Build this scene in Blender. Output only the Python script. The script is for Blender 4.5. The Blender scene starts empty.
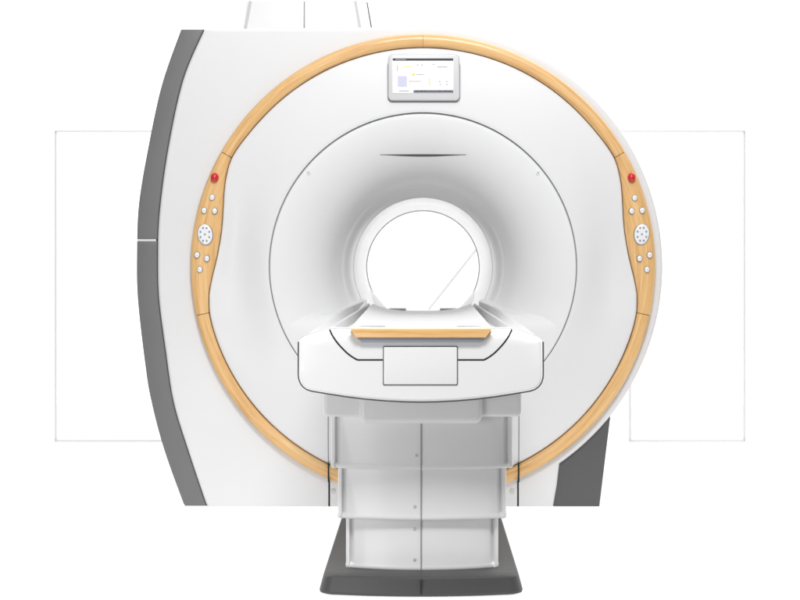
import bpy, bmesh, math, random
from math import radians, sin, cos, pi, sqrt, atan2
from mathutils import Vector
random.seed(4)

# ------------------------------------------------------------------ measures
CAMD, F = 8.0, 1600.0        # camera distance to the scanner front (m), focal length (photo px)
CX, CY, ZA = 423.0, 267.0, 1.205   # optical axis in the photo = axis of the bore, its height (m)
def W(px, py, Y=0.0):
    """real X, Z (metres) of something measured in the photo, standing at depth Y"""
    s = (CAMD + Y) / F
    return ((px - CX) * s, ZA + (CY - py) * s)

scene = bpy.context.scene
col = scene.collection

# ------------------------------------------------------------------ materials
def new_mat(name):
    m = bpy.data.materials.new(name); m.use_nodes = True
    nt = m.node_tree
    b = nt.nodes['Principled BSDF']
    return m, nt, b

def plastic(name, c, rough=0.4, spec=0.5, coat=0.0, grain=0.0, var=0.015):
    m, nt, b = new_mat(name)
    b.inputs['Roughness'].default_value = rough
    b.inputs['Specular IOR Level'].default_value = spec
    b.inputs['Coat Weight'].default_value = coat
    b.inputs['Coat Roughness'].default_value = 0.15
    tc = nt.nodes.new('ShaderNodeTexCoord')
    n = nt.nodes.new('ShaderNodeTexNoise'); n.inputs['Scale'].default_value = 3.0; n.inputs['Detail'].default_value = 4
    nt.links.new(tc.outputs['Object'], n.inputs['Vector'])
    r = nt.nodes.new('ShaderNodeMapRange')
    r.inputs['To Min'].default_value = 1 - var; r.inputs['To Max'].default_value = 1 + var
    nt.links.new(n.outputs['Fac'], r.inputs['Value'])
    mx = nt.nodes.new('ShaderNodeVectorMath'); mx.operation = 'SCALE'
    mx.inputs[0].default_value = c[:3]
    nt.links.new(r.outputs['Result'], mx.inputs['Scale'])
    nt.links.new(mx.outputs['Vector'], b.inputs['Base Color'])
    n2 = nt.nodes.new('ShaderNodeTexNoise'); n2.inputs['Scale'].default_value = 900 if grain else 9
    n2.inputs['Detail'].default_value = 2
    nt.links.new(tc.outputs['Object'], n2.inputs['Vector'])
    bp = nt.nodes.new('ShaderNodeBump'); bp.inputs['Strength'].default_value = grain if grain else 0.02
    bp.inputs['Distance'].default_value = 0.001 if grain else 0.004
    nt.links.new(n2.outputs['Fac'], bp.inputs['Height'])
    nt.links.new(bp.outputs['Normal'], b.inputs['Normal'])
    return m

M = {}
M['white'] = plastic('white_enamel', (0.80, 0.80, 0.805), 0.38, 0.4, 0.15)
M['cover'] = plastic('white_cover', (0.74, 0.74, 0.745), 0.42, 0.4, 0.1)
M['gloss'] = plastic('gloss_white', (0.78, 0.78, 0.785), 0.3, 0.5, 0.3)
M['funnel'] = plastic('funnel_white', (0.77, 0.77, 0.775), 0.5, 0.3, 0.0)
M['bezel'] = plastic('bezel_grey', (0.60, 0.60, 0.61), 0.35)
M['matt'] = plastic('matt_tabletop', (0.54, 0.54, 0.545), 0.7, 0.12)
M['liner'] = plastic('bore_liner_white', (0.82, 0.82, 0.82), 0.5)
M['greywhite'] = plastic('column_white', (0.74, 0.74, 0.745), 0.4, 0.4, 0.1)
M['lightgrey'] = plastic('light_grey', (0.5, 0.5, 0.51), 0.45)
M['midgrey'] = plastic('mid_grey', (0.28, 0.28, 0.285), 0.5)
M['dark'] = plastic('dark_grey', (0.165,0.165,0.165), 0.5, 0.4, 0, 0.05, 0.05)
M['darkfoot'] = plastic('dark_foot', (0.1, 0.1, 0.1), 0.5, 0.4, 0, 0.05, 0.05)
M['base'] = plastic('base_grey', (0.05, 0.05, 0.05), 0.5, 0.5, 0, 0.08, 0.05)
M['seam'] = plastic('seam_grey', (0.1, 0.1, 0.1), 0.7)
M['black'] = plastic('black_rubber', (0.012, 0.012, 0.012), 0.6, 0.3)
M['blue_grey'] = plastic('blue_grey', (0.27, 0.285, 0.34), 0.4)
M['red'] = plastic('red_button', (0.62, 0.012, 0.02), 0.25, 0.5, 0.5)
M['btn'] = plastic('button_white', (0.82, 0.83, 0.86), 0.3, 0.5, 0.3)
M['btnrim'] = plastic('button_rim', (0.2, 0.18, 0.15), 0.4)
M['steel'] = plastic('screw_steel', (0.6, 0.6, 0.6), 0.3)

def wood(name, uv=True):
    m, nt, b = new_mat(name)
    b.inputs['Roughness'].default_value = 0.42
    b.inputs['Coat Weight'].default_value = 0.15
    tc = nt.nodes.new('ShaderNodeTexCoord')
    mp = nt.nodes.new('ShaderNodeMapping')
    mp.inputs['Scale'].default_value = (2.2, 55, 1)
    nt.links.new(tc.outputs['UV'], mp.inputs['Vector'])
    n1 = nt.nodes.new('ShaderNodeTexNoise'); n1.inputs['Scale'].default_value = 1.0
    n1.inputs['Detail'].default_value = 6; n1.inputs['Roughness'].default_value = 0.62
    n1.inputs['Distortion'].default_value = 0.5
    nt.links.new(mp.outputs['Vector'], n1.inputs['Vector'])
    mp2 = nt.nodes.new('ShaderNodeMapping'); mp2.inputs['Scale'].default_value = (14, 420, 1)
    nt.links.new(tc.outputs['UV'], mp2.inputs['Vector'])
    n2 = nt.nodes.new('ShaderNodeTexNoise'); n2.inputs['Scale'].default_value = 1.0; n2.inputs['Detail'].default_value = 2
    nt.links.new(mp2.outputs['Vector'], n2.inputs['Vector'])
    add = nt.nodes.new('ShaderNodeMath'); add.operation = 'MULTIPLY_ADD'
    add.inputs[1].default_value = 0.3; nt.links.new(n2.outputs['Fac'], add.inputs[0])
    nt.links.new(n1.outputs['Fac'], add.inputs[2])
    cr = nt.nodes.new('ShaderNodeValToRGB')
    cr.color_ramp.elements[0].position = 0.45; cr.color_ramp.elements[0].color = (0.58, 0.31, 0.11, 1)
    cr.color_ramp.elements[1].position = 0.86; cr.color_ramp.elements[1].color = (0.83, 0.56, 0.27, 1)
    e = cr.color_ramp.elements.new(0.62); e.color = (0.74, 0.44, 0.175, 1)
    nt.links.new(add.outputs[0], cr.inputs['Fac'])
    nt.links.new(cr.outputs['Color'], b.inputs['Base Color'])
    return m
M['wood'] = wood('beech_wood')

def screen_mat():
    m, nt, b = new_mat('screen_white')
    b.inputs['Base Color'].default_value = (0.9, 0.9, 0.9, 1)
    b.inputs['Emission Color'].default_value = (1, 1, 1, 1)
    b.inputs['Emission Strength'].default_value = 0.12
    b.inputs['Roughness'].default_value = 0.3
    return m
M['screen'] = screen_mat()
def flat(name, c, e=0.0):
    m, nt, b = new_mat(name)
    b.inputs['Base Color'].default_value = (*c, 1); b.inputs['Roughness'].default_value = 0.35
    if e:
        b.inputs['Emission Color'].default_value = (*c, 1); b.inputs['Emission Strength'].default_value = e
    return m
M['s_bar'] = flat('screen_bar', (0.02, 0.02, 0.025))
M['s_bar2'] = flat('screen_bar_grey', (0.12, 0.12, 0.16))
M['s_lav'] = flat('screen_lavender', (0.58, 0.58, 0.73))
M['s_yel'] = flat('screen_yellow', (0.70, 0.66, 0.12))
M['s_pale'] = flat('screen_pale_grey', (0.36, 0.36, 0.40))

def acrylic():
    m, nt, b = new_mat('pale_acrylic')
    b.inputs['Base Color'].default_value = (0.78, 0.78, 0.79, 1)
    b.inputs['Roughness'].default_value = 0.5
    tr = nt.nodes.new('ShaderNodeBsdfTranslucent'); tr.inputs['Color'].default_value = (0.80, 0.80, 0.81, 1)
    mx = nt.nodes.new('ShaderNodeMixShader'); mx.inputs[0].default_value = 0.6
    out = nt.nodes['Material Output']
    nt.links.new(b.outputs[0], mx.inputs[1]); nt.links.new(tr.outputs[0], mx.inputs[2])
    nt.links.new(mx.outputs[0], out.inputs['Surface'])
    return m
M['acrylic'] = acrylic()

# ------------------------------------------------------------------ helpers
def finish(name, bm, mat, parent=None, smooth=35, recalc=True):
    if recalc: bmesh.ops.recalc_face_normals(bm, faces=bm.faces)
    lim = radians(smooth)
    for f in bm.faces: f.smooth = True
    for e in bm.edges:
        if len(e.link_faces) == 2 and e.calc_face_angle(0) > lim: e.smooth = False
    me = bpy.data.meshes.new(name); bm.to_mesh(me); bm.free()
    me.materials.append(mat)
    o = bpy.data.objects.new(name, me); col.objects.link(o)
    if parent:
        o.parent = parent
        o.matrix_parent_inverse.identity()
        p = parent; off = Vector((0, 0, 0))
        while p: off += p.location; p = p.parent
        for v in me.vertices: v.co -= off
    return o

def thing(name, loc, label, cat, group=None):
    o = bpy.data.objects.new(name, None); col.objects.link(o)
    o.empty_display_size = 0.2; o.location = loc
    o['label'] = label; o['category'] = cat
    if group: o['group'] = group
    return o

def loops_bm(loops, close_u=True, cap0=False, cap1=False, bm=None):
    bm = bm or bmesh.new()
    R = [[bm.verts.new(p) for p in L] for L in loops]
    n = len(R[0])
    for a, b in zip(R, R[1:]):
        for i in range(n if close_u else n - 1):
            j = (i + 1) % n
            bm.faces.new((a[i], a[j], b[j], b[i]))
    if cap0: bm.faces.new(R[0])
    if cap1: bm.faces.new(list(reversed(R[-1])))
    return bm

def offset(poly, d):
    """inward offset of a closed counter-clockwise or clockwise polygon of (x, z)"""
    if d == 0: return list(poly)
    A = sum(poly[i][0] * poly[(i + 1) % len(poly)][1] - poly[(i + 1) % len(poly)][0] * poly[i][1] for i in range(len(poly)))
    s = 1 if A > 0 else -1
    out = []
    n = len(poly)
    for i in range(n):
        p0, p, p1 = poly[i - 1], poly[i], poly[(i + 1) % n]
        def nrm(a, b):
            dx, dz = b[0] - a[0], b[1] - a[1]; l = math.hypot(dx, dz) or 1e-9
            return (-dz / l * s, dx / l * s)
        n0, n1 = nrm(p0, p), nrm(p, p1)
        bx, bz = n0[0] + n1[0], n0[1] + n1[1]
        l = math.hypot(bx, bz) or 1e-9
        bx, bz = bx / l, bz / l
        c = max(0.45, bx * n0[0] + bz * n0[1])
        out.append((p[0] + bx * d / c, p[1] + bz * d / c))
    return out

def arc_rows(r, n=5):
    """inset / depth pairs of a quarter-round edge of radius r, outer to inner"""
    return [(r * (1 - cos(a)), r * (1 - sin(a))) for a in [pi / 2 * i / n for i in range(n + 1)]]

def slab(poly, Yf, Yb, r=0.0, n=4, bm=None, rear_r=0.0):
    """closed outline in X-Z extruded from Yf (front) to Yb with rounded front edge"""
    loops = []
    if rear_r:
        for ins, dp in reversed([(rear_r * (1 - cos(a)), rear_r * (1 - sin(a))) for a in [pi / 2 * i / n for i in range(n + 1)]]):
            loops.append([(x, Yb - dp, z) for x, z in offset(poly, ins)])
    else:
        loops.append([(x, Yb, z) for x, z in poly])
    if r:
        for ins, dp in arc_rows(r, n):
            loops.append([(x, Yf + dp, z) for x, z in offset(poly, ins)])
    else:
        loops.append([(x, Yf, z) for x, z in poly])
    return loops_bm(loops, True, True, True, bm)

def rrect(x0, z0, x1, z1, r, n=5):
    pts = []
    for cx, cz, a0 in ((x1 - r, z1 - r, 0), (x0 + r, z1 - r, 90), (x0 + r, z0 + r, 180), (x1 - r, z0 + r, 270)):
        for i in range(n + 1):
            a = radians(a0 + 90 * i / n); pts.append((cx + r * cos(a), cz + r * sin(a)))
    return pts

def box_bm(x0, x1, y0, y1, z0, z1, bm=None):
    bm = bm or bmesh.new()
    v = [bm.verts.new(p) for p in ((x0, y0, z0), (x1, y0, z0), (x1, y1, z0), (x0, y1, z0), (x0, y0, z1), (x1, y0, z1), (x1, y1, z1), (x0, y1, z1))]
    for f in ((0, 1, 2, 3), (4, 5, 6, 7), (0, 1, 5, 4), (1, 2, 6, 5), (2, 3, 7, 6), (3, 0, 4, 7)):
        bm.faces.new([v[i] for i in f])
    return bm

def tube(pts, r, bm=None, n=8):
    bm = bm or bmesh.new()
    pts = [Vector(p) for p in pts]
    loops = []
    for i, p in enumerate(pts):
        t = (pts[min(i + 1, len(pts) - 1)] - pts[max(i - 1, 0)]).normalized()
        up = Vector((0, 1, 0)) if abs(t.y) < 0.9 else Vector((1, 0, 0))
        a = t.cross(up).normalized(); b = t.cross(a).normalized()
        loops.append([tuple(p + a * r * cos(2 * pi * k / n) + b * r * sin(2 * pi * k / n)) for k in range(n)])
    return loops_bm(loops, True, True, True, bm)

def ribbon(pts, w, Yf, Yb, bm=None):
    """polyline of (x,z) given the width w and a depth from Yf to Yb"""
    L, R = [], []
    for i, p in enumerate(pts):
        a = pts[max(i - 1, 0)]; b = pts[min(i + 1, len(pts) - 1)]
        dx, dz = b[0] - a[0], b[1] - a[1]; l = math.hypot(dx, dz)
        nx, nz = -dz / l * w / 2, dx / l * w / 2
        L.append((p[0] + nx, p[1] + nz)); R.append((p[0] - nx, p[1] - nz))
    return slab(L + R[::-1], Yf, Yb, 0, bm=bm)

def polar(r, a, Y, cx=0.0, cz=ZA):
    return (cx + r * cos(a), Y, cz + r * sin(a))

def spline(ctrl, n):
    """Catmull-Rom through control points"""
    out = []
    P = [ctrl[0]] + list(ctrl) + [ctrl[-1]]
    for i in range(1, len(P) - 2):
        for k in range(n):
            t = k / n
            p0, p1, p2, p3 = P[i - 1], P[i], P[i + 1], P[i + 2]
            out.append(tuple(0.5 * (2 * p1[j] + (p2[j] - p0[j]) * t + (2 * p0[j] - 5 * p1[j] + 4 * p2[j] - p3[j]) * t * t + (3 * p1[j] - p0[j] - 3 * p2[j] + p3[j]) * t ** 3) for j in range(len(p1))))
    out.append(tuple(ctrl[-1]))
    return out

# ================================================================== SCANNER
G = thing('mri_scanner', (0, 0.9, 0), 'large white ring-shaped MRI scanner with a beech wood trim ring and an open bore', 'scanner')
BACK = 1.9
YH = 0.05                                    # front of the outer housing
# left edge of the housing / inner edge of the dark side cover
inner_l = spline([(204, 29), (182.5, 80), (167.3, 150), (158.7, 215), (157.3, 262), (158.5, 300), (165, 350), (173, 402), (187.5, 450), (207, 508)], 8)
outer_l = spline([(181, 29), (161.5, 85), (147.5, 150), (138.5, 205), (136.6, 255), (137.6, 300), (145, 365), (150.8, 400), (164, 450), (185, 508)], 8)
RO = 240
def arcpx(r, a0, a1, n, cx=CX, cy=266.5):
    return [(cx + r * cos(radians(a0 + (a1 - a0) * i / n)), cy - r * sin(radians(a0 + (a1 - a0) * i / n))) for i in range(n + 1)]
# housing outline, clockwise from the top left
out = [(204.5, 29)] + [(204.5 + (395 - 204.5) * i / 16, 29 - 2.0 * (i / 16)) for i in range(1, 16)]
out += arcpx(RO, 95, -55.3, 110)
out += [(557, 486), (553.3, 508)]
out += [(553.3 + (207.5 - 553.3) * i / 40, 508) for i in range(1, 41)]
out += [(x + 0.1, y) for x, y in reversed(inner_l[1:-1])]
outline = [W(x, y, YH) for x, y in out]
outline = [(x, max(z, 0.0)) for x, z in outline]
# hole of the housing, matched point by point
hole = []
for x, z in outline:
    a = atan2(z - ZA, x); hole.append((1.02 * cos(a), ZA + 1.02 * sin(a)))
def keepb(L): return [(x, y, o_[1] if o_[1] < 0.012 else z) for (x, y, z), o_ in zip(L, outline)]
rows = [[(x * 0.37 / 1.02, BACK - 0.02, ZA + (z - ZA) * 0.37 / 1.02) for x, z in hole],
        [(x, BACK, z) for x, z in offset(outline, 0.06)], [(x, BACK - 0.06, z) for x, z in outline]]
for ins, dp in arc_rows(0.016, 6):
    rows.append(keepb([(x, YH + dp, z) for x, z in offset(outline, ins)]))
rows.append(keepb([(x, YH, z) for x, z in offset(outline, 0.018)]))
bm = loops_bm(rows)
loops_bm([rows[-1], [(x, YH, z) for x, z in hole]], bm=bm)      # flat front, its own island so that it shades flat
bmesh.ops.recalc_face_normals(bm, faces=bm.faces)
housing = finish('housing', bm, M['cover'], G, 40, recalc=True)

# dark curved side cover, an upper and a lower panel with a gap between
def side_cover(y0, y1):
    I = [(x, y) for x, y in inner_l if y0 <= y <= y1]; O = [(x, y) for x, y in outer_l if y0 <= y <= y1]
    def cut(line, yv):
        for a, b in zip(line, line[1:]):
            if a[1] <= yv <= b[1]:
                t = (yv - a[1]) / (b[1] - a[1]); return (a[0] + (b[0] - a[0]) * t, yv)
        return line[0] if yv <= line[0][1] else line[-1]
    N = 60
    ys = [y0 + (y1 - y0) * i / N for i in range(N + 1)]
    I = [cut(inner_l, y) for y in ys]; O = [cut(outer_l, y) for y in ys]
    poly = [W(x - 0.1, y, 0.06) for x, y in I] + [W(x, y, 0.06) for x, y in reversed(O)]
    poly = [(x, max(z, 0.001)) for x, z in poly]
    return slab(poly, 0.06, BACK - 0.1, 0.008, 3)
for a, b in ((29.2, 239.2), (241.0, 507.6)):
    finish('side_cover', side_cover(a, b), M['dark'], G, 30)
# white core behind the side covers shows in the gap
p = [W(x - 0.8, y, 0.08) for x, y in inner_l] + [W(x + 1.0, y, 0.08) for x, y in reversed(outer_l)]
p = [(x, min(max(z, 0.03), W(0, 32, .14)[1])) for x, z in p]
finish('side_core', slab(p, 0.066, BACK - 0.15), M['white'], G)

# dark rear foot at the right
foot = [W(553, 464, 0.07), W(553.6, 507.3, 0.07), W(599.5, 507.3, 0.07), W(610.6, 417, 0.07), W(600, 410, .07)]
finish('rear_foot', slab(foot, 0.075, 1.7, 0.006, 3), M['darkfoot'], G)

# ---------------- front cover (disc inside the wood ring)
AX, AZ = 0.0, W(0, 266.5)[1]
RI, ROW = 220.0, 233.0                 # inner / outer radius of the wood ring (photo px)
def inner_r(deg):
    """radius (px) of the ring's inner edge at an angle above the right-hand horizontal"""
    a = deg if -90 <= deg <= 90 else (180 - deg if deg > 0 else -180 - deg)
    T = [(-90, 220), (-16, 220.3), (-12, 219.8), (-7.5, 217.2), (-3.6, 213.2), (0, 209.6), (3.2, 207.3), (7, 206), (10.2, 206), (13.5, 207.4), (17, 210), (20.5, 213.6), (24, 217.2), (27.5, 220.2), (29.8, 221.4), (33, 221.2), (37, 220.4), (42, 220), (90, 220)]
    for (a0, r0), (a1, r1) in zip(T, T[1:]):
        if a0 <= a <= a1:
            return r0 + (r1 - r0) * (a - a0) / (a1 - a0)
    return 220.0
def face_depth(r, a):
    """depth of the front cover: slightly domed, pinched in beside the control panels"""
    t = max(0, (r - 0.77) / 0.33)
    d = 0.020 * t ** 2.2
    ca = abs(cos(a)); sa = sin(a)
    w = math.exp(-((abs(atan2(sa, ca)) - 0.0) / 0.36) ** 2)
    d += 0.045 * w * math.sin(min(1, t / 1.05) * pi) ** 2
    return d
NA = 360
def ang(i): return 2 * pi * i / NA + radians(0.5)
loops = []
fr = [0, 0.02, 0.06, 0.12, 0.2, 0.3, 0.4, 0.5, 0.6, 0.7, 0.8, 0.88, 0.94, 0.975, 0.99, 1.0]
R0 = 0.7715
loops.append([polar(R0, ang(i), 0.06, AX, AZ) for i in range(NA)])
for k, f in enumerate(fr):
    L = []
    for i in range(NA):
        a = ang(i)
        r1 = (inner_r(math.degrees(a) if a < pi else math.degrees(a) - 360) - 0.9) / 200
        r = R0 + (r1 - R0) * f
        d = face_depth(r, a)
        if k == 0: d += 0.003
        e = r1 - r
        if e < 0.008: d += 0.006 * (1 - e / 0.008) ** 2
        L.append(polar(r, a, d, AX, AZ))
    loops.append(L)
loops.append([(x, 0.09, z) for x, y, z in loops[-1]])
finish('front_cover', loops_bm(loops), M['cover'], G, 50)
# dark gap lining under the wood ring
loops = [[polar(r, ang(i), y, AX, AZ) for i in range(NA)] for r, y in ((1.0, 0.048), (1.0, 0.046), (1.163, 0.046), (1.163, 0.052))]
finish('gap_lining', loops_bm(loops), M['seam'], G)

# ---------------- wood ring in six pieces
def ring_piece(a0, a1, name, label=None):
    bm = bmesh.new(); uv = bm.loops.layers.uv.new('UVMap')
    n = max(4, int(abs(a1 - a0)))
    prof = [(0, 0.048), (0, 0.018), (0.03, 0.013), (0.12, 0.0075), (0.3, 0.004), (0.5, 0.0035), (0.7, 0.006), (0.85, 0.011), (0.95, 0.018), (1.0, 0.026), (1.0, 0.048)]
    g = []
    for i in range(n + 1):
        d = a0 + (a1 - a0) * i / n; a = radians(d)
        dd = (d + 180) % 360 - 180
        ri = inner_r(dd) / 200; ro = ROW / 200
        fd = face_depth(ri, a)
        g.append([(bm.verts.new(polar(ri + (ro - ri) * t, a, y + fd * (1 - t) * 0.4 - 0.004, AX, AZ)), (a * 1.13, (ri + (ro - ri) * t) + 0.9 * k_uv)) for t, y in prof])
    fs = []
    for A, B in zip(g, g[1:]):
        for j in range(len(prof) - 1):
            q = (A[j], A[j + 1], B[j + 1], B[j])
            f = bm.faces.new([v[0] for v in q])
            for l, v in zip(f.loops, q): l[uv].uv = v[1]
    for S in (g[0], g[-1]):
        f = bm.faces.new([v[0] for v in S])
        for l, v in zip(f.loops, S): l[uv].uv = v[1]
    o = finish(name, bm, M['wood'], G, 40)
    if label: o['label'] = label
    return o
k_uv = 0
gp = 0.07
panels = {}
for side in (1, -1):
    def mp(d): return d if side == 1 else 180 - d
    k_uv += 1; ring_piece(mp(90 - 0.03), mp(29.6 + gp), 'wood_trim')
    k_uv += 1; panels[side] = ring_piece(mp(29.6 - gp), mp(-12.2 + gp), 'control_panel', 'widened wooden panel carrying white buttons, a round keypad and a red button')
    k_uv += 1; ring_piece(mp(-12.2 - gp), mp(-90 + gp), 'wood_trim')

def disc(px, py, rx, rz, Yf, h, mat, parent, name, dome=0.3, tilt=0, n=28, ring=None):
    x, z = W(px, py)
    sx, sz = rx / 200, rz / 200
    loops = []
    prof = [(1.0, 0), (1.0, h * 0.6), (0.94, h * 0.85), (0.8, h), (0.45, h * (1 + dome * 0.7)), (0.12, h * (1 + dome))]
    for s, d in prof:
        L = []
        for k in range(n):
            a = 2 * pi * k / n
            u, v = sx * s * cos(a), sz * s * sin(a)
            L.append((x + u * cos(tilt) - v * sin(tilt), Yf - d, z + u * sin(tilt) + v * cos(tilt)))
        loops.append(L)
    return finish(name, loops_bm(loops, True, True, True), mat, parent, 50)
btn_l = [(212, 197.5), (204, 210.5), (214.5, 211), (197, 255), (206.7, 258.5), (199.7, 269.5)]
btn_r = [(634.8, 198), (631.8, 211), (642.3, 210.5), (639.7, 258.5), (649.7, 255), (647, 269.5)]
YB = 0.012
for side, btns, red, pad, tl in ((-1, btn_l, (214.7, 177.5), (205, 234.5), 0.12), (1, btn_r, (631.5, 177.5), (641.8, 234.3), -0.12)):
    P = panels[side]
    for bx, by in btns:
        disc(bx, by, 3.1, 3.4, YB, 0.010, M['btnrim'], P, 'button_rim', 0.0)
        b_ = disc(bx, by, 2.5, 2.9, YB - 0.006, 0.012, M['btn'], P, 'button', 0.15)
        disc(bx + 0.1, by, 0.9, 0.8, YB - 0.0185, 0.0012, M['lightgrey'], P, 'button_symbol', 0.0, 0, 12)
    disc(red[0], red[1], 4.3, 4.9, YB, 0.010, M['btnrim'], P, 'button_rim', 0.0)
    disc(red[0], red[1], 4.0, 4.6, YB - 0.006, 0.022, M['red'], P, 'emergency_button', 0.35)
    disc(pad[0], pad[1], 8.0, 11.0, YB, 0.009, M['btnrim'], P, 'keypad_rim', 0.0, tl)
    kp = disc(pad[0], pad[1], 7.4, 10.4, YB - 0.005, 0.012, M['btn'], P, 'keypad', 0.0, tl)
    for k in range(9):
        if k == 8: u, v = 0, 0
        else:
            a = 2 * pi * (k + 0.5) / 8; u, v = 4.7 * cos(a), 6.9 * sin(a)
        disc(pad[0] + u, pad[1] - v, 0.95, 1.15, YB - 0.0165, 0.0015, M['midgrey'], kp, 'key', 0.0, 0, 12)

# ---------------- flared funnel and bore
prof = [(0.7655, 0.060), (0.7655, 0.004), (0.7635, 0.0008), (0.760, 0.0), (0.74, 0.002), (0.71, 0.008), (0.67, 0.020), (0.63, 0.037), (0.59, 0.060), (0.55, 0.090), (0.515, 0.126), (0.485, 0.168), (0.462, 0.212), (0.446, 0.255), (0.436, 0.290),
        (0.429, 0.318), (0.423, 0.334), (0.417, 0.342), (0.412, 0.352), (0.407, 0.370), (0.400, 0.400), (0.392, 0.425), (0.384, 0.440), (0.376, 0.447), (0.370, 0.449), (0.3665, 0.453)]
prof_s = prof
bm = loops_bm([[polar(r, ang(i), y) for i in range(NA)] for r, y in prof_s])
finish('bore_funnel', bm, M['funnel'], G, 60)
loops = [[polar(r, ang(i), y) for i in range(NA)] for r, y in ((0.7715, 0.012), (0.7645, 0.012))]
finish('funnel_seam', loops_bm(loops), M['midgrey'], G)
# tunnel through the magnet with its flat rail floor
loops = []
RT = 0.3655
for y in [0.452, 0.46, 0.7, 1.0, 1.3, 1.6, 1.9, 2.2, 2.3]:
    loops.append([polar(RT, ang(i), y) for i in range(NA)])
loops.append([polar(RT + 0.03, ang(i), 2.3) for i in range(NA)])
loops.append([polar(RT + 0.03, ang(i), BACK - 0.03) for i in range(NA)])
finish('bore_tunnel', loops_bm(loops), M['liner'], G, 50)
loops = [[polar(r, ang(i), y) for i in range(NA)] for r, y in ((RT - 0.008, 2.297), (RT + 0.034, 2.297), (RT + 0.034, 2.315), (RT - 0.008, 2.315), (RT - 0.008, 2.297))]
finish('rear_trim', loops_bm(loops), M['lightgrey'], G)
zf = -0.272
fl = [(-0.345, -0.13), (-0.318, -0.165), (-0.225, zf), (0.225, zf), (0.318, -0.165), (0.345, -0.13), (0.30, -0.23), (0.2, -0.31), (-0.2, -0.31), (-0.30, -0.23)]
fl0 = [(-0.352, -0.14), (-0.33, -0.182), (-0.228, -0.292), (0.228, -0.292), (0.33, -0.182), (0.352, -0.14), (0.31, -0.24), (0.2, -0.32), (-0.2, -0.32), (-0.31, -0.24)]
bm = loops_bm([[(x, 0.475, ZA + z) for x, z in fl0], [(x, 1.5, ZA + z) for x, z in fl0], [(x, 2.29, ZA + z) for x, z in fl]], True, True, True)
finish('bore_floor', bm, M['lightgrey'], G, 30)
for s in (-1, 1):
    x0, x1 = sorted((s * 0.108, s * 0.215))
    finish('bed_rail', box_bm(x0, x1, 2.0, 2.296, ZA + zf + 0.001, ZA + zf + 0.011), M['midgrey'], G)
# sloping dock shelf at the foot of the funnel, with a channel for the table
zs = -0.246
RS = 0.7625
def zt(y): return -0.243 + y * 0.165
XI = 0.302
def shelf_row(y, ztop, rs=RS):
    a0 = math.asin(ztop / rs) if abs(ztop) < rs else -0.3
    L = []
    for i in range(81):
        a = (pi - a0) + (pi + 2 * a0) * i / 80
        L.append((rs * cos(a), y, ZA + rs * sin(a)))
    L += [(XI, y, ZA + ztop), (XI - 0.004, y, ZA + ztop - 0.002), (XI - 0.008, y, ZA - 0.275), (-XI + 0.008, y, ZA - 0.275), (-XI + 0.004, y, ZA + ztop - 0.002), (-XI, y, ZA + ztop)]
    return L
rows = [shelf_row(0.44, zt(0.44)), shelf_row(0.3, zt(0.3)), shelf_row(0.15, zt(0.15)), shelf_row(0.08, zt(0.08)), shelf_row(0.05, zt(0.05) - 0.003), shelf_row(0.03, zt(0.03) - 0.010), shelf_row(0.014, zt(0.014) - 0.026), shelf_row(0.005, zt(0) - 0.050), shelf_row(0.001, zt(0) - 0.080)]
finish('dock_shelf', loops_bm(rows, True, True, True), M['funnel'], G, 50)
# dark lens-shaped strip above the bore, painting the shadow of a crease
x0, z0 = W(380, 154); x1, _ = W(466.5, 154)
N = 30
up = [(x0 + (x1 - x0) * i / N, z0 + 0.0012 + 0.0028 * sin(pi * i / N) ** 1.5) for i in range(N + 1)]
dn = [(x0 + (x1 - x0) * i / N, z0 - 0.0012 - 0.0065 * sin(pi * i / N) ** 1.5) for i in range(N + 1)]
def rr(x, z, off):   # depth of the funnel surface at that point
    r = math.hypot(x, z - ZA)
    for (ra, ya), (rb, yb) in zip(prof_s[3:], prof_s[4:]):
        if rb <= r <= ra: return ya + (yb - ya) * (ra - r) / (ra - rb) + off
    return 0.05
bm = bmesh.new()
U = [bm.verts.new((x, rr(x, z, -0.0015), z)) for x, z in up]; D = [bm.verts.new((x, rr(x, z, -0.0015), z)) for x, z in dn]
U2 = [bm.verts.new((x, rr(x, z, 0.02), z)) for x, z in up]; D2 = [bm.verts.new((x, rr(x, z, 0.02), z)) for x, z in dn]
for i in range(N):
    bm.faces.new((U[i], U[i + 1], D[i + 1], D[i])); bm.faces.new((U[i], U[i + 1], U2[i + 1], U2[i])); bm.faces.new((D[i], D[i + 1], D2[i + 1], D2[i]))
finish('crease_shade', bm, M['seam'], G)
for px in (308.5, 538):
    x, z = W(px, 172.5)
    d = rr(x, z, 0)
    bm = slab([(x + 0.011 * cos(2 * pi * k / 20), z + 0.013 * sin(2 * pi * k / 20)) for k in range(20)], d - 0.003, d + 0.02, 0.002, 2)
    o = finish('laser_port', bm, M['greywhite'], G)
    bm = slab([(x + 0.005 * cos(2 * pi * k / 16), z + 0.006 * sin(2 * pi * k / 16)) for k in range(16)], d - 0.004, d + 0.01)
    finish('lens', bm, M['lightgrey'], o)

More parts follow.
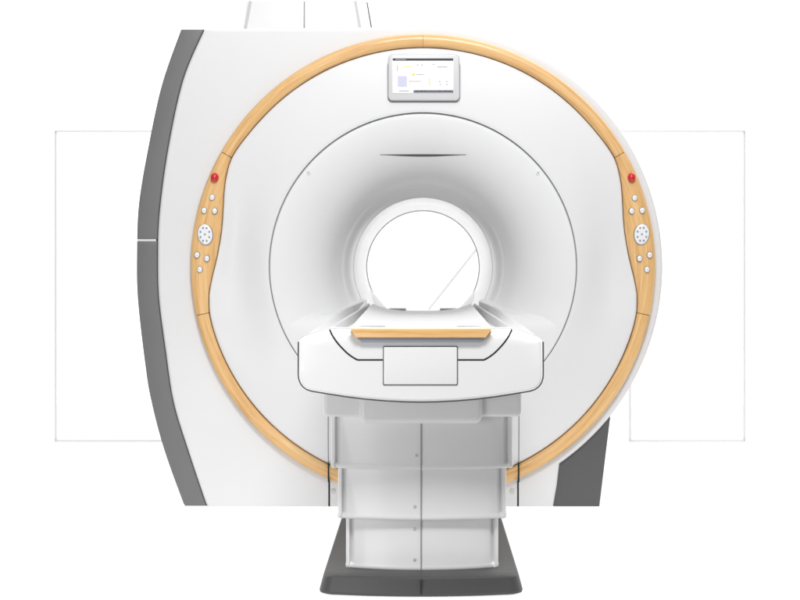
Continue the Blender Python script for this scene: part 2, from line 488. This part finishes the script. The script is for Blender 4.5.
# ---------------- seams of the lower centre door, bolts
for px in (328.2, 519):
    s = 1 if px > CX else -1
    def fdep(px_, py_):
        x, z = W(px_, py_); return face_depth(math.hypot(x, z - ZA), atan2(z - ZA, x))
    L_ = []
    for y in (372, 385, 400, 415, 430, 445, 455, 463.5):
        x, z = W(px, y); d = fdep(px, y) - 0.0012
        L_.append([(x - 0.0026, d, z), (x + 0.0026, d, z), (x + 0.0026, d + 0.02, z), (x - 0.0026, d + 0.02, z)])
    finish('door_seam', loops_bm(L_, True, True, True), M['midgrey'], G)
    bm = ribbon([W(px + s * -0.3, y) for y in (463, 470, 482)], 0.007, -0.0035, 0.04)
    finish('door_seam', bm, M['black'], G)
    bm = ribbon([W(px + s * -1.0, y, YH) for y in (480.5, 495, 506.3)], 0.0085, YH - 0.001, 0.07)
    finish('door_seam', bm, M['black'], G)
for px in (333.3, 512):
    x, z = W(px, 491, YH)
    o = finish('door_bolt', slab([(x + 0.011 * cos(2 * pi * k / 20), z + 0.013 * sin(2 * pi * k / 20)) for k in range(20)], YH - 0.008, YH + 0.01, 0.005, 4), M['steel'], G)

# ---------------- display
x0, z1 = W(388.2, 54.5); x1, z0 = W(459.6, 101)
xc = (x0 + x1) / 2
D = finish('display', slab(rrect(x0, z0, x1, z1, 0.022), -0.022, 0.03, 0.007, 4), M['bezel'], G)
hood = [(x0 + 0.006 + (x1 - x0 - 0.012) * i / 20, z1 - 0.012 + 0.022 * sin(pi * i / 20) ** 0.6) for i in range(21)]
finish('hood', slab(hood, -0.019, 0.03, 0.004, 2), M['bezel'], D)
finish('shadow_gap', slab(rrect(x0 - 0.0035, z0 - 0.0065, x1 + 0.0035, z0 + 0.2, 0.024), -0.004, 0.02), M['midgrey'], D)
sx0, sz1 = W(392.8, 58.8); sx1, sz0 = W(453.2, 93.6)
S = finish('screen', slab(rrect(sx0, sz0, sx1, sz1, 0.003, 2), -0.0245, 0.0), M['screen'], D)
def sbox(a, b, c, d, mat, name='screen_mark', k=0):
    xa, za = W(a, b); xb, zb = W(c, d)
    finish(name, box_bm(xa, xb, -0.0262 - k * 0.0005, -0.024, zb, za), mat, S)
sbox(392.9, 59.0, 453.1, 61.3, M['s_bar'], 'title_bar')
sbox(395.5, 59.9, 406, 60.6, M['s_pale'], 'title_mark', 1)
sbox(413.5, 90.7, 453.1, 93.2, M['s_bar2'], 'status_bar')
for a in (416.5, 421, 424.5, 439, 445, 449): sbox(a, 91.5, a + 1.4, 92.3, M['s_bar'], 'status_mark', 1)
sbox(397.8, 76.6, 407, 87.4, M['s_lav'], 'preview_tile')
sbox(412, 74.2, 415.2, 76, M['s_yel'], 'yellow_tag')
sbox(416, 74.8, 424, 75.4, M['s_pale'])
sbox(409.5, 81.5, 421, 82.1, M['s_pale'])
sbox(409.2, 80.8, 409.8, 87.2, M['s_yel'], 'yellow_tag')
sbox(429, 79, 430, 86, M['s_yel'], 'yellow_tag')
sbox(437.5, 67.2, 447.5, 68, M['s_pale'])
sbox(404, 67.2, 413, 67.9, M['s_yel'], 'yellow_tag')
for a, b in ((416.8, 65), (421.3, 65), (432.5, 64.4), (439.5, 84.5), (446, 84.5), (438.8, 81.5), (446, 81.5)):
    sbox(a, b, a + 1.6, b + 1.0, M['s_pale'])
sbox(397, 66, 397.7, 72, M['s_pale'])
sbox(399, 91, 409, 91.8, M['s_pale'])

# ---------------- service turret on top
YT = 0.55
def trap(a, b, c, d, y0, y1): return [W(a, y0, YT), W(b, y0, YT), W(d, y1, YT), W(c, y1, YT)]
T = finish('top_cover', slab([W(246.5, 0.8, YT), W(241.6, 40, YT), W(374.5, 40, YT), W(367.6, 0.8, YT)], YT, YT + 0.9, 0.006, 3), M['gloss'], G)
def strip(a, b, w, mat, name, Yf=YT - 0.002):
    finish(name, ribbon([W(a[0], a[1], YT), W((a[0] + b[0]) / 2, (a[1] + b[1]) / 2, YT), W(b[0], b[1], YT)], w * (8 + YT) / 1600, Yf, YT + 0.01), mat, T)
strip((250.5, 0.9), (244.3, 34), 3.0, M['lightgrey'], 'corner_strip')
strip((355.2, 0.9), (361, 34), 3.0, M['lightgrey'], 'corner_strip')
strip((304.4, 1.4), (304.2, 34), 1.2, M['midgrey'], 'panel_seam', YT - 0.003)
strip((367.0, 2.5), (372.6, 34), 1.1, M['seam'], 'panel_seam', YT - 0.003)

# ================================================================== PATIENT TABLE
XT = -0.007
T2 = thing('patient_table', (XT, -1.2, 0), 'white patient table on a telescoping pedestal with wood-edged tabletop leading into the scanner', 'patient table')
# base
def base_outline(w, yf, bow, r, yb):
    pts = []
    n = 10
    for i in range(n + 1):           # front left corner
        a = pi + pi / 2 * i / n
        pts.append((-w + r + r * cos(a), yf + bow + r + r * sin(a)))
    m = 16
    for i in range(1, m):
        t = -1 + 2 * i / m; pts.append(((w - r) * t, yf + bow * t * t))
    for i in range(n + 1):
        a = -pi / 2 + pi / 2 * i / n
        pts.append((w - r + r * cos(a), yf + bow + r + r * sin(a)))
    pts += [(w, yb), (-w, yb)]
    return pts
def lo(w, yf, bow, r, yb, z): return [(x + XT, y, z) for x, y in base_outline(w, yf, bow, r, yb)]
rows = [lo(0.362, -2.155, 0.035, 0.055, -0.5, 0.0), lo(0.374, -2.172, 0.035, 0.06, -0.5, 0.006), lo(0.376, -2.175, 0.035, 0.062, -0.5, 0.014), lo(0.362, -2.163, 0.035, 0.055, -0.52, 0.066),
        lo(0.359, -2.158, 0.035, 0.054, -0.52, 0.071), lo(0.354, -2.150, 0.035, 0.052, -0.53, 0.0735)]
BASE = finish('base', loops_bm(rows, True, True, True), M['base'], T2, 25)
finish('base_seam', box_bm(XT - 0.002, XT + 0.002, -2.1785, -2.1, 0.012, 0.066), M['black'], BASE)
# telescoping column
def stage(px0, px1, py0, py1, yf, name):
    s = F / (CAMD + yf)
    w = (px1 - px0) / 2 / s; zt_ = ZA + (CY - py0) / s; zb = ZA + (CY - py1) / s
    xc = ((px0 + px1) / 2 - CX) / s
    BW = 0.045
    def sec(g, wd=0.0):   # cross-section in plan, g: groove depth
        ww = w + wd
        P_, Q_ = sec0(g, wd, ww)
        return P_ + Q_
    def sec0(g, wd, ww):
        P = [(-ww, yf + 0.9), (-ww, yf + 0.10)]
        r = 0.013
        for i in range(7):
            a = pi + pi / 2 * i / 6; P.append((-ww + r + r * cos(a), yf - wd + BW + 0.0065 + r + r * sin(a)))
        P += [(-ww + 0.016, yf - wd + BW + 0.0085 + g * 0.7), (-ww + 0.022, yf - wd + BW + 0.0085 + g), (-ww + 0.030, yf - wd + BW + 0.0045 + g * 0.3), (-ww + 0.036, yf - wd + BW)]
        n = 12
        for i in range(1, n): 
            t = -1 + 2 * i / n; P.append(((ww - 0.036) * t, yf - wd + BW * t * t))
        Q = [(-x, y) for x, y in P[:13]][::-1]
        return P, Q
    def L(z, g, wd): return [(x + xc, y, z) for x, y in sec(g, wd)]
    G_ = 0.016
    rows = [L(zt_, G_, 0), L(zb + 0.024, G_, 0), L(zb + 0.020, G_ * 0.6, 0.001), L(zb + 0.016, 0.002, 0.0016), L(zb + 0.012, 0.001, 0.0022), L(zb + 0.005, 0.001, 0.0012), L(zb + 0.0015, 0.001, -0.002), L(zb, 0.001, -0.005)]
    o = finish(name, loops_bm(rows, True, True, True), M['greywhite'], T2, 40)
    finish('centre_seam', box_bm(XT - 0.0022, XT + 0.0022, yf - 0.0045, yf + 0.03, zb + 0.001, zt_), M['midgrey'], o)
    return o, xc
A, xcA = stage(330.3, 513.5, 400, 470, -2.085, 'column_section')
B, _ = stage(337.2, 507, 465, 520.8, -2.055, 'column_section')
C_, _ = stage(345.2, 499, 514, 571.3, -2.025, 'column_section')
for px, py, par, yf in ((418, 455.5, A, -2.085), (416.3, 506.8, B, -2.055), (416.3, 529, C_, -2.025), (416.3, 559.5, C_, -2.025)):
    x, z = W(px - 1.5, py, yf)
    finish('screw', slab([(x + 0.006 * cos(2 * pi * k / 16), z + 0.006 * sin(2 * pi * k / 16)) for k in range(16)], yf - 0.002, yf + 0.02, 0.0015, 2), M['lightgrey'], par)
# header block and lift housing under the tabletop
x0, z0 = W(323.3, 416.8, -2.1); x1, z1 = W(521.5, 380, -2.1)
H = finish('column_header', slab(rrect(x0, z0, x1, z1 + 0.02, 0.02), -2.11, -1.1, 0.014, 5), M['greywhite'], T2)
x0, z0 = W(358.8, 424, -2.14); x1, z1 = W(482.6, 385, -2.14)
def ushape(x0, z0, x1, z1, r, n=8):
    P = [(x0, z1)]
    for i in range(n + 1):
        a = pi + pi / 2 * i / n; P.append((x0 + r + r * cos(a), z0 + r + r * sin(a)))
    for i in range(n + 1):
        a = -pi / 2 + pi / 2 * i / n; P.append((x1 - r + r * cos(a), z0 + r + r * sin(a)))
    P.append((x1, z1)); return P
finish('lift_housing', slab(ushape(x0, z0, x1, z1, 0.03), -2.145, -1.2, 0.022, 6), M['greywhite'], T2)

# table hull (tray) lofted from front to the bore
def hull_sec(wo, zo, wr, zr, zf_, zb, y, wb, vd=0):
    """outer half width / height, rail, tray floor, bottom"""
    h = [(0.0, zf_), (wr - 0.035, zf_), (wr - 0.018, zf_ + 0.004), (wr - 0.007, zr - 0.003), (wr - 0.003, zr), (wr, zr), (wr + 0.004, zr - 0.004), (wr + 0.010, zr - 0.006 - vd), (wr + 0.018, zr - 0.006 - vd), (wo - 0.018, zo - 0.003), (wo - 0.002, zo - 0.004), (wo, zo - 0.014),
         (wo, zo + (zb - zo) * 0.55), (wo - 0.02, zb + 0.02), (wb, zb), (0.0, zb - 0.01)]
    P = [(x, z) for x, z in h] + [(-x, z) for x, z in reversed(h[1:-1])]
    return [(x + XT, y, ZA + z) for x, z in P]
rows = []
for y, wo, zo, wr, zr, zf_, zb, wb, vd in (
        (-2.30, 0.428, -0.252, 0.330, -0.220, -0.250, -0.43, 0.30, 0.012),
        (-1.8, 0.424, -0.243, 0.326, -0.217, -0.250, -0.43, 0.30, 0.034),
        (-1.2, 0.412, -0.231, 0.318, -0.212, -0.250, -0.42, 0.30, 0.055),
        (-0.6, 0.392, -0.210, 0.305, -0.206, -0.250, -0.41, 0.28, 0.060),
        (-0.05, 0.366, -0.195, 0.292, -0.198, -0.250, -0.39, 0.25, 0.060),
        (0.0, 0.36, -0.194, 0.29, -0.197, -0.250, -0.28, 0.25, 0.060),
        (0.36, 0.318, -0.178, 0.278, -0.19, -0.245, -0.27, 0.25, 0.040)):
    rows.append(hull_sec(wo, zo, wr, zr, zf_, zb, y, wb, vd))
finish('table_tray', loops_bm(rows, True, True, True), M['matt'], T2, 30)

# front bumper
YF = -2.35
def TP(px, py, Y=YF):
    return W(px, py, Y)
bo = [(298.2, 343), (298.2, 375)]
bo += [(298.6, 379.5), (300, 383.5), (302.5, 387), (306, 389.6), (311, 391.3)]
bo += [(325, 393.6), (345, 396.8), (365, 399.3), (385, 401), (405, 402), (420.5, 402.3)]
bo += [(841.5 - x, y) for x, y in reversed(bo[:-1])]
top_l = [(543.0, 340.5), (541.2, 338.2), (537, 336.2), (526, 332.3), (513, 328.7), (480, 328.9), (420.7, 329.0)]
bo += top_l + [(841.4 - x, y) for x, y in reversed(top_l[:-1])]
bp = [TP(x, y) for x, y in bo]
rows = [[(x, YF + 0.16, z) for x, z in bp], [(x, YF + 0.045, z) for x, z in bp]]
def ztop(x):
    ax = abs(x - XT); k = F / (CAMD + YF)
    z1_ = TP(0, 329)[1]; z2_ = TP(0, 337)[1]; xa, xb = 92 / k, 118 / k
    return z1_ if ax < xa else z1_ + (z2_ - z1_) * (ax - xa) / (xb - xa)
def bdep(x, z):
    d = max(0.0, ztop(x) - z)
    return 0.020 * max(0, 1 - d / 0.05) ** 2
for ins, dp in [(0.0004, 0.030), (0.0018, 0.018), (0.0045, 0.008), (0.008, 0.002), (0.010, 0.0)]:
    rows.append([(x, YF + dp + bdep(x, z), z) for x, z in offset(bp, ins)])
bi = offset(bp, 0.010); czb = TP(0, 362)[1]
for sc in (0.975, 0.95, 0.92, 0.88, 0.83, 0.76, 0.66, 0.5, 0.3, 0.1):
    L = []
    for x, z in bi:
        X_ = XT + (x - XT) * sc; Z_ = czb + (z - czb) * sc
        L.append((X_, YF + bdep(X_, Z_), Z_))
    rows.append(L)
bump = finish('front_bumper', loops_bm(rows, True, True, True), M['gloss'], T2, 40)
# dark gasket behind the bumper edge
g = offset([p for p, q in zip(bp, bo)], -0.0062)
lim = TP(0, 342)[1]
g2 = [(x, z) if z < lim else (x * 0.96, min(z, lim + 0.005)) for x, z in g]
finish('gasket', slab(g2, YF + 0.05, YF + 0.10), M['seam'], T2)
# black styling groove
grl = [(329.3, 329.6), (332, 335), (336, 341), (341.5, 347.5), (348, 353.8), (354, 358), (357.8, 359.9), (370, 359.9), (383.5, 359.9)]
grl = spline(grl[:7], 3) + [(362, 359.9), (370, 359.9), (383.5, 359.9)]
def groove_bm(pts):
    rows_ = []
    for i, p in enumerate(pts):
        a = pts[max(i - 1, 0)]; b = pts[min(i + 1, len(pts) - 1)]
        dx, dz = b[0] - a[0], b[1] - a[1]; l = math.hypot(dx, dz); nx, nz = -dz / l * 0.0027, dx / l * 0.0027
        y = YF + bdep(*p)
        rows_.append([(p[0] + nx, y - 0.0012, p[1] + nz), (p[0] - nx, y - 0.0012, p[1] - nz), (p[0] - nx, y + 0.02, p[1] - nz), (p[0] + nx, y + 0.02, p[1] + nz)])
    return loops_bm(rows_, True, True, True)
for s in (0, 1):
    pts = [TP(x if not s else 841.5 - x, y) for x, y in grl]
    finish('styling_groove', groove_bm(pts), M['black'], bump)
# cover plate
x0, z1 = TP(382.9, 346.0); x1, z0 = TP(457.9, 385.3)
P = finish('plate_gap', slab(rrect(x0, z0, x1, z1, 0.006, 3), YF - 0.0025, YF + 0.02), M['seam'], bump)
q = 0.0032
finish('cover_plate', slab(rrect(x0 + q, z0 + q, x1 - q, z1 - q, 0.004, 3), YF - 0.0045, YF + 0.02, 0.0025, 3), M['gloss'], bump)

# tabletop (cradle) : shallow trough
def top_sec(y, w, zc, ze, th=0.045, k=1.0):
    n = 16
    up, dn = [], []
    for i in range(n + 1):
        t = -1 + 2 * i / n
        up.append((w * t, zc + (ze - zc) * abs(t) ** 3.0))
    for i in range(n + 1):
        t = 1 - 2 * i / n
        dn.append(((w - 0.03) * t, zc - th))
    return [(x + XT, y, ZA + z) for x, z in up + dn]
rows = [top_sec(-2.345, 0.247, -0.2165, -0.2165, 0.03), top_sec(-2.33, 0.249, -0.2155, -0.2155, 0.03), top_sec(-2.30, 0.25, -0.216, -0.2145, 0.03), top_sec(-1.6, 0.25, -0.222, -0.205, 0.02), top_sec(-0.8, 0.25, -0.224, -0.196, 0.015), top_sec(0.0, 0.25, -0.224, -0.188, 0.015), top_sec(0.15, 0.249, -0.224, -0.187, 0.015), top_sec(0.17, 0.245, -0.226, -0.19, 0.012)]
TT = finish('tabletop', loops_bm(rows, True, True, True), M['matt'], T2, 40)
def wood_strip():
    bm = bmesh.new(); uv = bm.loops.layers.uv.new('UVMap')
    n = 24; g = []
    prof = [(0.0, 0.2495, -0.216, -2.345), (0.05, 0.2495, -0.216, -2.372), (0.12, 0.2485, -0.218, -2.377), (0.5, 0.238, -0.233, -2.379), (0.92, 0.2275, -0.247, -2.377), (1.0, 0.2265, -0.249, -2.372), (1.05, 0.2265, -0.249, -2.345)]
    for v, w, z, y in prof:
        g.append([(bm.verts.new((XT + w * (-1 + 2 * i / n), y, ZA + z)), ((-1 + 2 * i / n) * 0.25 + 7, v * 0.033 + 3)) for i in range(n + 1)])
    for A_, B_ in zip(g, g[1:]):
        for i in range(n):
            q_ = (A_[i], A_[i + 1], B_[i + 1], B_[i]); f = bm.faces.new([v[0] for v in q_])
            for l, v in zip(f.loops, q_): l[uv].uv = v[1]
    for e in (0, n):
        f = bm.faces.new([r[e][0] for r in g])
        for l, r in zip(f.loops, g): l[uv].uv = r[e][1]
    return finish('wood_edge', bm, M['wood'], TT, 40)
wood_strip()
lip = [(-0.2255, -0.2495), (-0.208, -0.2655), (0.208, -0.2655), (0.2255, -0.2495)]
finish('under_lip', slab([(x + XT, ZA + z) for x, z in lip], -2.368, -2.34, 0.002, 2), M['blue_grey'], TT)
# blue-grey ovals painting small shadows near the front of the tabletop
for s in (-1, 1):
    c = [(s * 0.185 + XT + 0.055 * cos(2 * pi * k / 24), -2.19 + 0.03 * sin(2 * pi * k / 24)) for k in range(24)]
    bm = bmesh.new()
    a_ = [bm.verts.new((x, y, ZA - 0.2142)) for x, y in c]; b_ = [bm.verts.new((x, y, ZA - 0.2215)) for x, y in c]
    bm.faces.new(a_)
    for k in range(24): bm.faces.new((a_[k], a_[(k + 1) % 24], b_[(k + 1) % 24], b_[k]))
    finish('shadow_oval', bm, M['blue_grey'], TT)

# ================================================================== THIN FRAMES BEHIND
YR = 3.02
def frame(a, b, c, d, label, ext=0.0):
    x0, z1 = W(a, b, YR); x1, z0 = W(c, d, YR)
    z0 = max(z0, 0.0)
    w = 0.016
    t = thing('outline_frame', ((x0 + x1) / 2, YR, z0), label, 'frame', 'thin outline frames behind the scanner')
    for n_, q_ in (('frame_bar', (x0 - ext, x1, z1 - w, z1)), ('frame_bar', (x0, x1, z0, z0 + w)), ('frame_post', (x0, x0 + w, z0 + w, z1 - w - ext * 4)), ('frame_post', (x1 - w, x1, z0 + w, z1 - w))):
        finish(n_, box_bm(q_[0], q_[1], YR - 0.005, YR + 0.005, q_[2], q_[3]), M['acrylic'], t)
frame(54.5, 130, 171, 442.4, 'thin pale rectangular outline frame half hidden behind the dark grey side of the scanner')
frame(628.8, 130, 745.5, 442.4, 'thin pale rectangular outline frame beside the dark foot and rounded wood-trimmed side of the scanner', 0.12)
x0, z0 = W(324, 441.5, YR + .2); x1, z1 = W(571, 130, YR + .2)
o = finish('diagonal_rod', tube([(x0, YR + 0.2, z0), ((x0 + x1) / 2, YR + 0.2, (z0 + z1) / 2), (x1, YR + 0.2, z1)], 0.009), M['acrylic'], None)
o['label'] = 'thin pale diagonal line seen through the scanner bore'; o['category'] = 'rod'

# ================================================================== GROUND, WORLD, LAMPS
FLOOR = True
if FLOOR:
    m, nt, b = new_mat('backlit_floor_white')
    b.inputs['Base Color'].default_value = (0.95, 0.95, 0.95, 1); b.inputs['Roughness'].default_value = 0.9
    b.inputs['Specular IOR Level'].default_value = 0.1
    # translucent sheet: added light from underneath whitens it and washes out ground shadows
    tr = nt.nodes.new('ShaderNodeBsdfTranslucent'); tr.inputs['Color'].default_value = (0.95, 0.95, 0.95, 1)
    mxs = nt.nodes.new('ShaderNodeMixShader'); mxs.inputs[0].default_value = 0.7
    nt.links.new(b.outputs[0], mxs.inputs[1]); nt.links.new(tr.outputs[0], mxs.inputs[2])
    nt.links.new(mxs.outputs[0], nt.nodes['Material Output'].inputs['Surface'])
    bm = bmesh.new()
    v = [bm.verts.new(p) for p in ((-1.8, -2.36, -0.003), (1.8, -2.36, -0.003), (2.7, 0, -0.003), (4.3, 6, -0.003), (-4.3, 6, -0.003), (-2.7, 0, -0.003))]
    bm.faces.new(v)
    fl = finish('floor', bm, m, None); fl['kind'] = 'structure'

w = bpy.data.worlds.new('World'); scene.world = w; w.use_nodes = True
nt = w.node_tree; bg = nt.nodes['Background']
tc = nt.nodes.new('ShaderNodeTexCoord')
sep = nt.nodes.new('ShaderNodeSeparateXYZ'); nt.links.new(tc.outputs['Generated'], sep.inputs[0])
r1 = nt.nodes.new('ShaderNodeMapRange'); r1.interpolation_type = 'SMOOTHSTEP'
r1.inputs['From Min'].default_value = -0.1; r1.inputs['From Max'].default_value = 0.45
nt.links.new(sep.outputs['Y'], r1.inputs['Value'])
r2 = nt.nodes.new('ShaderNodeMapRange'); r2.interpolation_type = 'SMOOTHSTEP'
r2.inputs['From Min'].default_value = -0.3; r2.inputs['From Max'].default_value = 0.8
r2.inputs['To Min'].default_value = 0.23; r2.inputs['To Max'].default_value = 0.34
nt.links.new(sep.outputs['Z'], r2.inputs['Value'])
mx = nt.nodes.new('ShaderNodeMix'); mx.data_type = 'FLOAT'
nt.links.new(r1.outputs[0], mx.inputs[0]); nt.links.new(r2.outputs[0], mx.inputs[2]); mx.inputs[3].default_value = 1.5
r3 = nt.nodes.new('ShaderNodeMapRange'); r3.interpolation_type = 'SMOOTHSTEP'  # added unseen glow straight below, shining up through the floor sheet
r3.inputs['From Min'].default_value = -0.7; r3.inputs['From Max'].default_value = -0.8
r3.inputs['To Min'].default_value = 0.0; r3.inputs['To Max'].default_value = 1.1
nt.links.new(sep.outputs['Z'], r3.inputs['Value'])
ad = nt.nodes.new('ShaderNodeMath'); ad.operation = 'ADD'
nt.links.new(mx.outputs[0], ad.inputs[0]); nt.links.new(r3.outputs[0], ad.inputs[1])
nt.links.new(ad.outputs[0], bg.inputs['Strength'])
bg.inputs['Color'].default_value = (1, 1, 1, 1)

def area(name, loc, target, sx, sy, power, colr=(1, 1, 1)):
    l = bpy.data.lights.new(name, 'AREA'); l.shape = 'RECTANGLE'; l.size = sx; l.size_y = sy; l.energy = power; l.color = colr
    o = bpy.data.objects.new(name, l); col.objects.link(o); o.location = loc
    d = Vector(target) - Vector(loc); o.rotation_euler = d.to_track_quat('-Z', 'Y').to_euler()
    return o
area('softbox_key', (0.1, -2.6, 5.2), (0.1, -1.2, 0), 3.6, 2.0, 36)
area('softbox_front', (0.3, -5.4, 4.9), (0.3, 0, 3.9), 2.0, 1.6, 250)
area('softbox_low', (-1.4, -4.1, 0.5), (0.15, -2.2, 0.5), 0.8, 0.8, 15.5)
area('softbox_rear', (0, 3.6, 6.0), (0, 3.6, 0), 12, 5, 400)
for k, y in enumerate((1.2, 1.8)):
    l = bpy.data.lights.new('bore_lamp', 'POINT'); l.energy = 1.05; l.shadow_soft_size = 0.04
    o = bpy.data.objects.new('bore_lamp', l); col.objects.link(o); o.location = (0, y, ZA + 0.05)

cam = bpy.data.cameras.new('camera'); co = bpy.data.objects.new('camera', cam); col.objects.link(co)
co.location = (0, -CAMD, ZA); co.rotation_euler = (radians(90), 0, 0)
cam.sensor_width = 36; cam.lens = 36 * F / 800
cam.shift_x = -(CX - 400) / 800; cam.shift_y = -(300 - CY) / 800
cam.clip_end = 200; cam.clip_start = 0.1
scene.camera = co
scene.render.resolution_x = 1024; scene.render.resolution_y = 768
vs = scene.view_settings; vs.view_transform = 'Standard'; vs.look = 'None'; vs.exposure = 0.15; vs.gamma = 1
